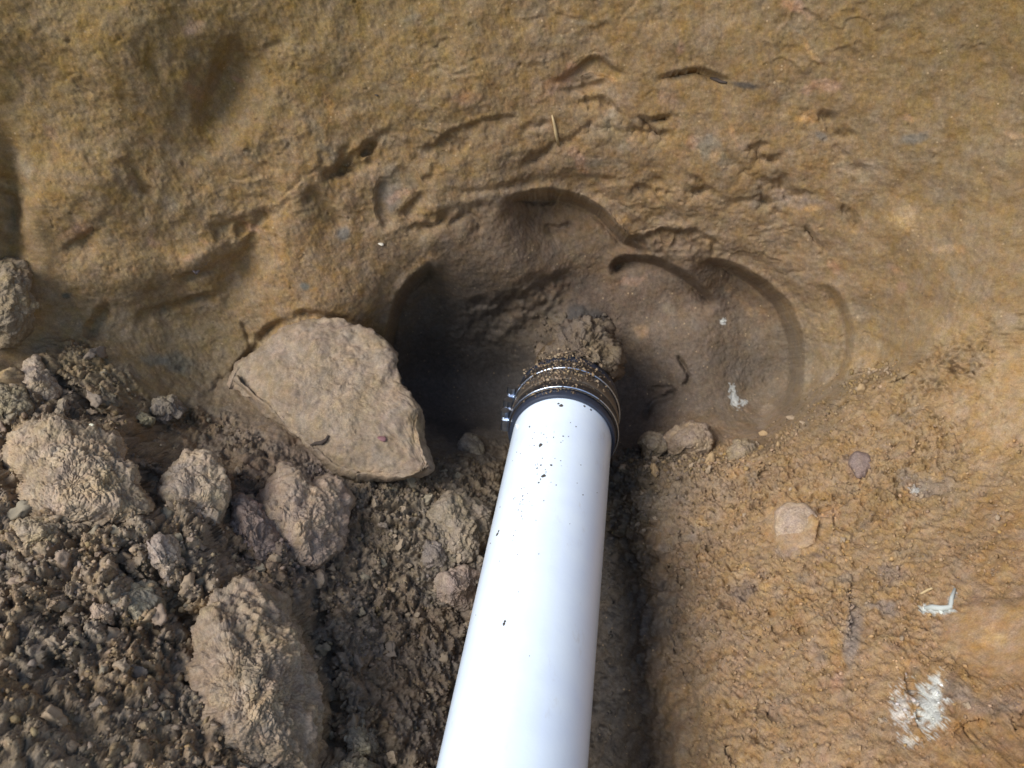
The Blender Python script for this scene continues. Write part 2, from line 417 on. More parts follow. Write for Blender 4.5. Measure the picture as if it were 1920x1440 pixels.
def soil_material(name, use_attr=True, base=(.26, .19, .12), grain=1.0, streak=False):
    m, nt, b = node_mat(name)
    N = nt.nodes.new; L = nt.links.new
    tc = N('ShaderNodeTexCoord')
    if use_attr:
        c = N('ShaderNodeAttribute'); c.attribute_name = 'soil'; col = c.outputs['Color']
    else:
        c = N('ShaderNodeRGB'); c.outputs[0].default_value = (*base, 1); col = c.outputs[0]
    def noise(scale, detail=4, rough=.6):
        n = N('ShaderNodeTexNoise'); n.inputs['Scale'].default_value = scale
        n.inputs['Detail'].default_value = detail; n.inputs['Roughness'].default_value = rough
        L(tc.outputs['Object'], n.inputs['Vector']); return n
    def ramp(src, lo, hi, a, z):
        r = N('ShaderNodeMapRange'); r.inputs[1].default_value = lo; r.inputs[2].default_value = hi
        r.inputs[3].default_value = a; r.inputs[4].default_value = z; L(src, r.inputs[0]); return r.outputs[0]
    def mul(colr, fac):
        v = N('ShaderNodeVectorMath'); v.operation = 'SCALE'; L(colr, v.inputs[0]); L(fac, v.inputs['Scale']); return v.outputs[0]
    n1 = noise(22, 5, .65); col = mul(col, ramp(n1.outputs[0], .3, .7, .90, 1.10))
    n2 = noise(160, 5, .7); col = mul(col, ramp(n2.outputs[0], .3, .7, .80, 1.22))
    n3 = noise(650, 3, .7); col = mul(col, ramp(n3.outputs[0], .3, .7, .78, 1.24))
    # grains of other colours
    hs = N('ShaderNodeHueSaturation'); L(col, hs.inputs['Color'])
    n4 = noise(75, 5, .75); L(ramp(n4.outputs[0], .3, .7, .488, .508), hs.inputs['Hue'])
    n5 = noise(48, 4, .7); L(ramp(n5.outputs[0], .32, .68, .74, 1.04), hs.inputs['Saturation'])
    col = hs.outputs[0]
    v = N('ShaderNodeTexVoronoi'); v.inputs['Scale'].default_value = 190; L(tc.outputs['Object'], v.inputs['Vector'])
    sp = N('ShaderNodeMath'); sp.operation = 'LESS_THAN'; L(v.outputs['Distance'], sp.inputs[0]); sp.inputs[1].default_value = .22
    sr = N('ShaderNodeSeparateColor'); L(v.outputs['Color'], sr.inputs[0])
    sel = N('ShaderNodeMath'); sel.operation = 'GREATER_THAN'; L(sr.outputs[0], sel.inputs[0]); sel.inputs[1].default_value = .84
    mm = N('ShaderNodeMath'); mm.operation = 'MULTIPLY'; L(sp.outputs[0], mm.inputs[0]); L(sel.outputs[0], mm.inputs[1])
    m2 = N('ShaderNodeMath'); m2.operation = 'MULTIPLY'; L(mm.outputs[0], m2.inputs[0]); m2.inputs[1].default_value = .55
    mx = N('ShaderNodeMix'); mx.data_type = 'RGBA'; L(m2.outputs[0], mx.inputs[0]); L(col, mx.inputs[6])
    rr = N('ShaderNodeMix'); rr.data_type = 'RGBA'; L(sr.outputs[1], rr.inputs[0]); rr.inputs[6].default_value = (.05, .038, .03, 1); rr.inputs[7].default_value = (.46, .33, .19, 1)
    L(rr.outputs[2], mx.inputs[7])
    L(mx.outputs[2], b.inputs['Base Color'])
    b.inputs['Roughness'].default_value = .93
    b.inputs['Specular IOR Level'].default_value = .22
    h1 = noise(380, 4, .7); h2 = noise(1100, 2, .6)
    ad = N('ShaderNodeMath'); ad.operation = 'MULTIPLY_ADD'; L(h2.outputs[0], ad.inputs[0]); ad.inputs[1].default_value = .35; L(h1.outputs[0], ad.inputs[2])
    hh = ad.outputs[0]
    bp = N('ShaderNodeBump'); bp.inputs['Distance'].default_value = .0022 * grain; bp.inputs['Strength'].default_value = .8
    if use_attr:
        g = N('ShaderNodeAttribute'); g.attribute_name = 'grain'; L(g.outputs['Fac'], bp.inputs['Strength'])
    L(hh, bp.inputs['Height']); L(bp.outputs[0], b.inputs['Normal'])
    return m

MAT_GROUND = soil_material('pit_soil')
def plain(name, col, rough=.5, metal=0.0, spec=.5):
    m, nt, b = node_mat(name)
    N = nt.nodes.new; L = nt.links.new
    tc = N('ShaderNodeTexCoord'); n = N('ShaderNodeTexNoise'); n.inputs['Scale'].default_value = 140; n.inputs['Detail'].default_value = 5
    L(tc.outputs['Object'], n.inputs['Vector'])
    r = N('ShaderNodeMapRange'); r.inputs[1].default_value = .3; r.inputs[2].default_value = .7; r.inputs[3].default_value = .85; r.inputs[4].default_value = 1.12
    L(n.outputs[0], r.inputs[0])
    v = N('ShaderNodeVectorMath'); v.operation = 'SCALE'; v.inputs[0].default_value = col; L(r.outputs[0], v.inputs['Scale'])
    L(v.outputs[0], b.inputs['Base Color'])
    b.inputs['Roughness'].default_value = rough; b.inputs['Metallic'].default_value = metal; b.inputs['Specular IOR Level'].default_value = spec
    return m

# ------------------------------------------------------------------ object helpers
def mesh_from(name, V, faces, mat, attrs=None, smooth=True, origin=None, parent=None):
    V = np.asarray(V, float)
    if origin is None: origin = np.zeros(3)
    me = bpy.data.meshes.new(name)
    if isinstance(faces, np.ndarray):
        nv, nf = len(V), len(faces); k = faces.shape[1]
        me.vertices.add(nv); me.vertices.foreach_set('co', (V - origin).astype(np.float32).ravel())
        me.loops.add(nf * k); me.loops.foreach_set('vertex_index', faces.astype(np.int32).ravel())
        me.polygons.add(nf); me.polygons.foreach_set('loop_start', np.arange(0, nf * k, k, dtype=np.int32))
        me.update(calc_edges=True)
    else:
        me.from_pydata((V - origin).tolist(), [], faces)
    if smooth: me.polygons.foreach_set('use_smooth', np.ones(len(me.polygons), bool))
    for an, arr in (attrs or {}).items():
        arr = np.asarray(arr, np.float32)
        if arr.ndim == 2:
            a = me.attributes.new(an, 'FLOAT_COLOR', 'POINT')
            a.data.foreach_set('color', np.c_[arr, np.ones(len(arr))].astype(np.float32).ravel())
        else:
            a = me.attributes.new(an, 'FLOAT', 'POINT'); a.data.foreach_set('value', arr)
    me.materials.append(mat); me.update()
    o = bpy.data.objects.new(name, me); COL.objects.link(o)
    if parent is not None: o.parent = parent
    else: o.location = origin
    return o

def tag(o, label=None, cat=None, group=None, kind=None):
    if label: o['label'] = label
    if cat: o['category'] = cat
    if group: o['group'] = group
    if kind: o['kind'] = kind
    return o

def grid_normals(P, nu, nv):
    Q = P.reshape(nv, nu, 3)
    n = np.cross(np.gradient(Q, axis=1), np.gradient(Q, axis=0)).reshape(-1, 3)
    n /= np.linalg.norm(n, axis=1)[:, None] + 1e-12
    return n

def grid_faces(nu, nv):
    i = np.arange(nu * nv).reshape(nv, nu)
    return np.stack([i[:-1, :-1], i[:-1, 1:], i[1:, 1:], i[1:, :-1]], -1).reshape(-1, 4)

# ------------------------------------------------------------------ the ground of the pit
def axis(lo, hi, step, far, n):
    core = np.arange(lo, hi, step)
    t = (np.arange(1, n + 1) / n) ** 2
    return np.r_[(lo - far * t)[::-1], core, hi + far * t]
U = axis(-.475, .475, .00098, .75, 60); V_ = axis(-.385, .405, .00098, .55, 50)
nu, nv = len(U), len(V_)
UU, VV = [a.ravel() for a in np.meshgrid(U, V_)]
D = np.full(UU.shape, .95)
for it in range(14):
    px = 960 + F * UU / D; py = 720 - F * VV / D
    D = D + .6 * (sample(DM, px, py) - D)
D = D - .75 * np.clip(UU - .58, 0, None) - .30 * np.clip(-UU - .58, 0, None)  # unseen sides raised to hold back sky light from the pipe
PX, PY = 960 + F * UU / D, 720 - F * VV / D
P = CAM + UU[:, None] * RT + VV[:, None] * UP + D[:, None] * FW
nrm = grid_normals(P, nu, nv)
if (nrm @ FW).mean() > 0: nrm = -nrm
heap = sample(M_HEAP, PX, PY); loose = sample(M_LOOSE, PX, PY); bank = sample(M_BANK, PX, PY)
flat = sample(M_FLAT, PX, PY); cav = sample(M_CAV, PX, PY); cavl = sample(M_CAVL, PX, PY)
wall = np.clip(1 - heap - loose - bank, 0, 1)
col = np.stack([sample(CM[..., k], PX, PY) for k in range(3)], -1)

def on(mask, fn):
    """evaluate a costly noise only where the mask is not zero"""
    out = np.zeros(len(mask), np.float32); i = np.nonzero(mask > .01)[0]
    if len(i): out[i] = fn(i)
    return out

disp = np.zeros(len(P), np.float32)
warp = np.stack([fbm(P, 28, 3, .55, s) for s in (1, 2, 3)], -1)
Pw = P + warp * .010
# wall: tooled clay, soft undulations, thin flaky steps
wsm = wall * (1 - .55 * cav)
disp += on(wall, lambda i: .0085 * fbm(P[i], 7, 3, .45, 5) * wsm[i])
def steps(i):
    q = fbm(Pw[i] * np.array([1.0, 1.0, 1.7]), 7, 4, .5, 21) * 2.2
    f = q - np.floor(q)
    where = sstep(-.05, .5, fbm(P[i], 6, 2, .5, 23))
    return (f - sstep(.60, 1.0, f)) * .0030 * (1 - .95 * cav[i]) * where
disp += on(wall, steps) * wall
disp += on(wall, lambda i: (.0024 * fbm(P[i], 17, 3, .5, 35) * (1 - .85 * cav[i]) + .0008 * fbm(P[i], 60, 4, .6, 31)) * wall[i])
disp += on(wall, lambda i: -.0045 * np.clip(fbm(P[i], 75, 3, .6, 95) - .75, 0, 1) * (1 - .5 * cav[i])) * wall
# tool strokes: fine grooves running down the wall
def strokes(i):
    q = P[i].copy(); s = np.stack([q[:, 0] * .92 + q[:, 2] * .38, q[:, 1] * .5, -q[:, 0] * .10 + q[:, 2] * .24], -1)
    return .0007 * fbm(s, 120, 3, .6, 41) * (1 - .7 * cav[i])
disp += on(wall, strokes) * wall
disp += on(wall, lambda i: .0005 * fbm(P[i], 210, 3, .65, 45)) * wall
def fibre(i):
    q = P[i]; g = np.stack([q[:, 0] * .92 + q[:, 2] * .38, q[:, 1] * .8, -q[:, 0] * .10 + q[:, 2] * .24], -1)
    return fbm(g, 330, 3, .7, 91)
col = col * (1 + .13 * on(wall, fibre) * wall)[:, None]
# heap and loose soil: packed crumbs of several sizes
Pl = P + warp * .006
def heap_fn(i):
    q = Pl[i]
    a, ia = lumps(q, 24, 1, .35); b, ib = lumps(q, 56, 2, .5); c, ic = lumps(q, 150, 3, .5)
    d = fbm(q, 240, 2, .6, 51)
    e = np.abs(fbm(q, 30, 3, .5, 55))
    g = np.abs(fbm(q, 90, 3, .6, 57))
    big = .016 * (np.abs(fbm(P[i], 13, 3, .5, 59)) - .3)
    return big + .011 * a + .0125 * b + .0058 * c + .0014 * d + .018 * e + .0070 * g - .023
disp += on(heap, heap_fn) * heap
def loose_fn(i):
    q = Pl[i]
    a, ia = lumps(q, 30, 5, .4); b, ib = lumps(q, 72, 6); c, ic = lumps(q, 190, 7, .5)
    k = .5 + .5 * sstep(-.2, .4, perlin(P[i], 12, 5))
    return (.0105 * a + .0085 * b * k + .0046 * c + .0011 * fbm(q, 300, 2, .6, 52) + .012 * np.abs(fbm(q, 40, 4, .6, 58)) - .012)
disp += on(loose, loose_fn) * loose
def bank_fn(i):
    q = Pl[i]
    rough = sstep(-.35, .35, fbm(P[i], 11, 3, .5, 61)) * (1 - flat[i])
    b, ib = lumps(q, 75, 8); c, ic = lumps(q, 175, 9, .5)
    pit = np.clip(fbm(q, 95, 3, .6, 62) - .30, 0, 1)
    pit2 = np.clip(fbm(q, 170, 2, .6, 67) - .36, 0, 1)
    g = np.abs(fbm(q, 48, 4, .65, 68))
    e, ie = lumps(q, 300, 10, .6)
    return ((.0060 * b + .0062 * c + .0030 * e) * (.4 + .6 * rough) + .009 * fbm(q, 14, 3, .5, 63) + .0045 * g - .022 * pit * (.3 + .7 * rough) - .018 * pit2 - .010) * (1 - .8 * flat[i]) + .0007 * fbm(q, 260, 2, .6, 64)
disp += on(bank, bank_fn) * bank
# lower left end of the cavity floor is crumbly
cosa = np.clip(-(nrm @ FW), 0, 1)
push = nrm - .8 * FW; push /= np.linalg.norm(push, axis=1)[:, None]
P = P + push * (disp * (.5 + .5 * sstep(.15, .6, cosa)))[:, None]
# each crumb of the heap has its own tint
tint = on(heap + loose, lambda i: worley(Pl[i], 56, 2)[2] - .5)
col = col * (1 + .28 * tint * (heap + loose))[:, None]
warm = on(heap + loose, lambda i: worley(Pl[i], 24, 1)[2] - .5)
col[:, 0] *= 1 + .12 * warm; col[:, 2] *= 1 - .22 * warm
grain = .40 * wall * (1 - .2 * cav) + .55 * heap + .5 * loose + .75 * bank * (1 - .75 * flat)
# white mineral patches in the bank
def mineral(cx, cy, rx, ry, ang, colr, k, thr=0.0, sc=150):
    global col
    a = math.radians(ang); dx = PX - cx; dy = PY - cy
    u = (dx * math.cos(a) + dy * math.sin(a)) / rx; v = (-dx * math.sin(a) + dy * math.cos(a)) / ry
    r = np.sqrt(u * u + v * v); i = np.nonzero(r < 1.8)[0]
    n = fbm(P[i], sc, 3, .7, 71)
    m = (k * sstep(thr, thr + .25, 1.0 - r[i] + .55 * n))[:, None]
    col[i] = col[i] * (1 - m) + np.array(colr) * m
mineral(1745, 1320, 30, 58, 6, (.56, .57, .51), .9, .08)
mineral(1690, 1320, 34, 70, 10, (.55, .52, .45), .75, .45, 260)
mineral(1700, 1385, 40, 24, 0, (.52, .50, .43), .7, .5, 260)
mineral(1375, 745, 9, 26, -14, (.45, .46, .42), .75); mineral(1392, 756, 12, 6, -30, (.45, .46, .42), .7)
mineral(1755, 1140, 40, 9, 4, (.50, .54, .50), .85, .1, 260); mineral(1785, 1118, 8, 26, 14, (.46, .48, .44), .7, .2, 260)
mineral(1355, 602, 7, 8, 0, (.55, .55, .5), .8); mineral(1715, 912, 12, 9, 0, (.45, .47, .45), .6, .2, 260)

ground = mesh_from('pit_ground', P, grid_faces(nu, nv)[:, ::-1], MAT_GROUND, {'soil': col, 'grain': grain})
if ground.data.polygons[len(ground.data.polygons) // 2].normal.dot(Vector(FW)) > 0:
    ground.data.flip_normals()
tag(ground, kind='structure')
nrm2 = grid_normals(P, nu, nv)
if (nrm2 @ FW).mean() > 0: nrm2 = -nrm2
# look-up from a photograph position to the finished surface
uu2, vv2, dd2 = uvd(P)
QX, QY = 960 + F * uu2 / dd2, 720 - F * vv2 / dd2

def surface(px, py):
    i = np.argmin((QX - px) ** 2 + (QY - py) ** 2 + ((QX - px) ** 2 + (QY - py) ** 2 < 9) * dd2)
    return P[i], nrm2[i], dd2[i], i

# ------------------------------------------------------------------ pipe and coupling
def ray(x, y): return np.array([(x - 960) / F, (720 - y) / F, 1.0])
nl = np.cross(ray(957, 830), ray(818, 1440)); nr = np.cross(ray(1145, 850), ray(1102, 1440))
mid = ray(1030, 1100)
nl *= np.sign(nl @ mid) / np.linalg.norm(nl); nr *= np.sign(nr @ mid) / np.linalg.norm(nr)
ax = np.cross(nl, nr); ax /= np.linalg.norm(ax); ax *= np.sign(ax[2])
R_PIPE = .055
p0 = np.linalg.solve(np.array([nl, nr, ax]), [R_PIPE, R_PIPE, 0])
C2W = np.stack([RT, UP, FW])
AX = ax @ C2W; A0 = CAM + p0 @ C2W                       # axis in the trench
SIDE = np.cross(AX, [0, 0, 1]); SIDE /= np.linalg.norm(SIDE)   # to the right
TOP = np.cross(SIDE, AX)
def on_axis(s, r=0.0, ang=0.0):
    """ang 0 is the top of the pipe, + towards the right"""
    return A0 + AX * s + (TOP * math.cos(ang) + SIDE * math.sin(ang)) * r

def revolve(name, prof, mat, seg=96, parent=None, origin=None, closed=True, wob=0.0):
    """prof: list of (s, r) round the pipe axis; a closed loop makes a ring with thickness"""
    V, Fc = [], []
    n = len(prof)
    for k in range(seg):
        a = 2 * math.pi * k / seg
        for s, r in prof:
            V.append(on_axis(s, r * (1 + wob * math.sin(3 * a + 1.0)), a))
    m = n if closed else n - 1
    for k in range(seg):
        k2 = (k + 1) % seg
        for j in range(m):
            j2 = (j + 1) % n
            Fc.append((k * n + j, k2 * n + j, k2 * n + j2, k * n + j2))
    o = mesh_from(name, np.array(V), np.array(Fc), mat, origin=origin, parent=parent)
    return o

def edge_split(o, ang=35):
    o.data.set_sharp_from_angle(angle=math.radians(ang))

# white plastic with faint blue cast, scuffs and dust
m, nt, b = node_mat('white_plastic')
N = nt.nodes.new; L = nt.links.new
tc = N('ShaderNodeTexCoord')
n = N('ShaderNodeTexNoise'); n.inputs['Scale'].default_value = 30; n.inputs['Detail'].default_value = 6; L(tc.outputs['Object'], n.inputs['Vector'])
cr = N('ShaderNodeValToRGB'); cr.color_ramp.elements[0].position = .35; cr.color_ramp.elements[0].color = (.75, .86, .99, 1)
cr.color_ramp.elements[1].position = .6; cr.color_ramp.elements[1].color = (.79, .90, 1.0, 1)
L(n.outputs[0], cr.inputs[0])
dn = N('ShaderNodeTexNoise'); dn.inputs['Scale'].default_value = 55; dn.inputs['Detail'].default_value = 8; dn.inputs['Roughness'].default_value = .75
mp = N('ShaderNodeMapping'); mp.inputs['Scale'].default_value = (1, .35, 1); L(tc.outputs['Object'], mp.inputs['Vector']); L(mp.outputs[0], dn.inputs['Vector'])
dr = N('ShaderNodeMapRange'); dr.inputs[1].default_value = .58; dr.inputs[2].default_value = .74; dr.inputs[3].default_value = 0; dr.inputs[4].default_value = .30; L(dn.outputs[0], dr.inputs[0])
dm = N('ShaderNodeMix'); dm.data_type = 'RGBA'; L(dr.outputs[0], dm.inputs[0]); L(cr.outputs[0], dm.inputs[6]); dm.inputs[7].default_value = (.46, .40, .31, 1)
L(dm.outputs[2], b.inputs['Base Color'])
n2 = N('ShaderNodeTexNoise'); n2.inputs['Scale'].default_value = 300; n2.inputs['Detail'].default_value = 4; L(tc.outputs['Object'], n2.inputs['Vector'])
r2 = N('ShaderNodeMapRange'); r2.inputs[3].default_value = .14; r2.inputs[4].default_value = .30; L(n2.outputs[0], r2.inputs[0]); L(r2.outputs[0], b.inputs['Roughness'])
bp = N('ShaderNodeBump'); bp.inputs['Distance'].default_value = .0002; bp.inputs['Strength'].default_value = .4; L(n2.outputs[0], bp.inputs['Height']); L(bp.outputs[0], b.inputs['Normal'])
MAT_PIPE = m
MAT_RUBBER = plain('navy_rubber', (.022, .028, .045), .42)
MAT_STEEL = plain('stainless_steel', (.66, .76, .92), .28, 1.0)
MAT_DULL = plain('dirty_steel', (.20, .17, .14), .45, .8)
MAT_DIRT = soil_material('clinging_dirt', False, (.27, .18, .085))
MAT_SPECK = plain('dark_dirt_specks', (.07, .06, .05), .9)

S0 = .831                                                 # near end of the coupling along the axis
pipe_o = on_axis(.6)
pipe = revolve('plastic_pipe', [(-.35, R_PIPE), (S0 + .03, R_PIPE), (S0 + .03, R_PIPE - .004), (-.35, R_PIPE - .004)], MAT_PIPE, 128, origin=pipe_o)
edge_split(pipe)
tag(pipe, 'smooth white plastic drain pipe running from the foreground into the coupling', 'pipe')
mouth = revolve('dirty_old_pipe', [(S0 + .05, .0475), (S0 + .15, .0475), (S0 + .15, .043), (S0 + .05, .043)], MAT_DIRT, 64, origin=on_axis(S0 + .1))
tag(mouth, 'end of the buried drain pipe entering the clay behind the coupling', 'buried pipe')

co = on_axis(S0 + .04)
coupling = bpy.data.objects.new('pipe_coupling', None); COL.objects.link(coupling); coupling.location = co; coupling.empty_display_size = .05
tag(coupling, 'dirt spattered rubber pipe coupling with stainless shield and clamp bands', 'coupling')
def ring(name, s0, s1, ri, ro, mat, bev=.001, parent=coupling, seg=128):
    o = revolve(name, [(s0, ri), (s0, ro - bev), (s0 + bev, ro), (s1 - bev, ro), (s1, ro - bev), (s1, ri)], mat, seg, parent=parent, origin=co)
    edge_split(o, 50); return o
CL = .083
slv = revolve('rubber_sleeve', [(S0, R_PIPE + .0004), (S0, .0586), (S0 + .0012, .0596), (S0 + .010, .0596), (S0 + .012, .0584), (S0 + CL - .012, .0584), (S0 + CL - .010, .0596), (S0 + CL - .001, .0596), (S0 + CL, .0586), (S0 + CL, R_PIPE - .004)], MAT_RUBBER, 128, parent=coupling, origin=co)
edge_split(slv, 50)
# corrugated shield: a thin sheet with ribs along the axis
V, Fc = [], []
seg = 320; ss = [S0 + .0125, S0 + .0135, S0 + CL - .0135, S0 + CL - .0125]
for k in range(seg):
    a = 2 * math.pi * k / seg
    rr = .0602 + .00035 * math.sin(a * 80)
    for s in ss: V.append(on_axis(s, rr, a))
    for s in ss[::-1]: V.append(on_axis(s, rr - .0006, a))
for k in range(seg):
    for j in range(8):
        Fc.append((k * 8 + j, ((k + 1) % seg) * 8 + j, ((k + 1) % seg) * 8 + (j + 1) % 8, k * 8 + (j + 1) % 8))
shield = mesh_from('metal_shield', np.array(V), np.array(Fc), MAT_DULL, parent=coupling, origin=co)
def box_mesh(center, ex, ey, ez, hx, hy, hz, bev=.15):
    """bevelled block: 8 corners cut"""
    V = []
    for sx in (-1, 1):
        for sy in (-1, 1):
            for sz in (-1, 1):
                b_ = min(hx, hy, hz) * 2 * bev
                for q in ((sx * hx, sy * (hy - b_), sz * (hz - b_)), (sx * (hx - b_), sy * hy, sz * (hz - b_)), (sx * (hx - b_), sy * (hy - b_), sz * hz)):
                    V.append(center + ex * q[0] + ey * q[1] + ez * q[2])
    return np.array(V)
import bmesh
def hull(name, V, mat, parent, origin):
    bm = bmesh.new()
    for v in V: bm.verts.new(v - origin)
    bmesh.ops.convex_hull(bm, input=bm.verts)
    me = bpy.data.meshes.new(name); bm.to_mesh(me); bm.free(); me.materials.append(mat)
    o = bpy.data.objects.new(name, me); COL.objects.link(o); o.parent = parent; return o
def cyl_pts(c, d, r, h, e1, e2, n=16):
    return np.array([c + d * hh + e1 * r * math.cos(2 * math.pi * k / n) + e2 * r * math.sin(2 * math.pi * k / n) for hh in (-h / 2, h / 2) for k in range(n)])
MAT_BAND = plain('dark_band_steel', (.10, .095, .10), .38, .85)
for bs, wb, ang, mt in ((S0 + .0125, .0115, -1.50, MAT_BAND), (S0 + .030, .0115, -1.46, MAT_DULL), (S0 + .052, .0125, -1.41, MAT_BAND)):
    band = revolve('clamp_band', [(bs, .0606), (bs, .0616), (bs + .0004, .0619), (bs + wb - .0004, .0619), (bs + wb, .0616), (bs + wb, .0606)], mt, 128, parent=coupling, origin=co)
    edge_split(band, 50)
    if mt is MAT_BAND:
        for e in ((bs - .0002,) if wb < .012 else (bs - .0002,)):
            rim = revolve('band_rim', [(e + .0007 + .0008 * math.cos(t), .0620 + .0008 * math.sin(t)) for t in [k * math.pi / 5 for k in range(10)]][::-1], MAT_STEEL, 128, parent=band, origin=co)
    rad = TOP * math.cos(ang) + SIDE * math.sin(ang); tan = -TOP * math.sin(ang) + SIDE * math.cos(ang)
    c = on_axis(bs + wb / 2, .0660, ang)
    hull('screw_housing', box_mesh(c, tan, AX, rad, .009, .0066, .0046, .2), MAT_STEEL, band, co)
    sc = c + tan * .0125 + rad * .001
    h = hull('clamp_screw', cyl_pts(sc, tan, .0052, .009, rad, AX, 8), MAT_STEEL, band, co)

# ------------------------------------------------------------------ clods
def ico(sub):
    bm = bmesh.new(); bmesh.ops.create_icosphere(bm, subdivisions=sub, radius=1)
    bm.verts.ensure_lookup_table()
    V = np.array([v.co[:] for v in bm.verts]); Fc = np.array([[v.index for v in f.verts] for f in bm.faces]); bm.free()
    return V, Fc
ICO = {k: ico(k) for k in (1, 2, 3, 4)}
def clod_shape(sub, seed, rough=1.0):
    V, Fc = ICO[sub]
    r = np.random.RandomState(seed)
    W = V.copy()
    for k in range(15):                                  # broken faces
        d = r.normal(size=3); d /= np.linalg.norm(d)
        h = r.uniform(.38, .85); t = W @ d
        W = W - np.outer(np.clip(t - h, 0, None) * .85, d)
    W = W * r.uniform(.6, 1.25, 3)
    n = V / np.linalg.norm(V, axis=1)[:, None]
    dsp = (.20 * fbm(V, 1.4, 4, .65, seed) + .22 * (np.abs(fbm(V, 2.2, 3, .6, seed + 3)) - .3)) * rough
    if sub >= 3:
        a, _ = lumps(V + 5 + seed, 3.2, seed % 7); dsp = dsp + (.16 * a - .1) * rough
        a, _ = lumps(V + 9 + seed, 7.0, seed % 5, .4); dsp = dsp + (.07 * a - .03) * rough
    return W + n * dsp[:, None], Fc

def vnormals(V, Fc):
    n = np.zeros_like(V)
    a = V[Fc[:, 1]] - V[Fc[:, 0]]; b_ = V[Fc[:, 2]] - V[Fc[:, 0]]
    fn = np.cross(a, b_)
    for k in range(Fc.shape[1]): np.add.at(n, Fc[:, k], fn)
    return n / (np.linalg.norm(n, axis=1)[:, None] + 1e-12)

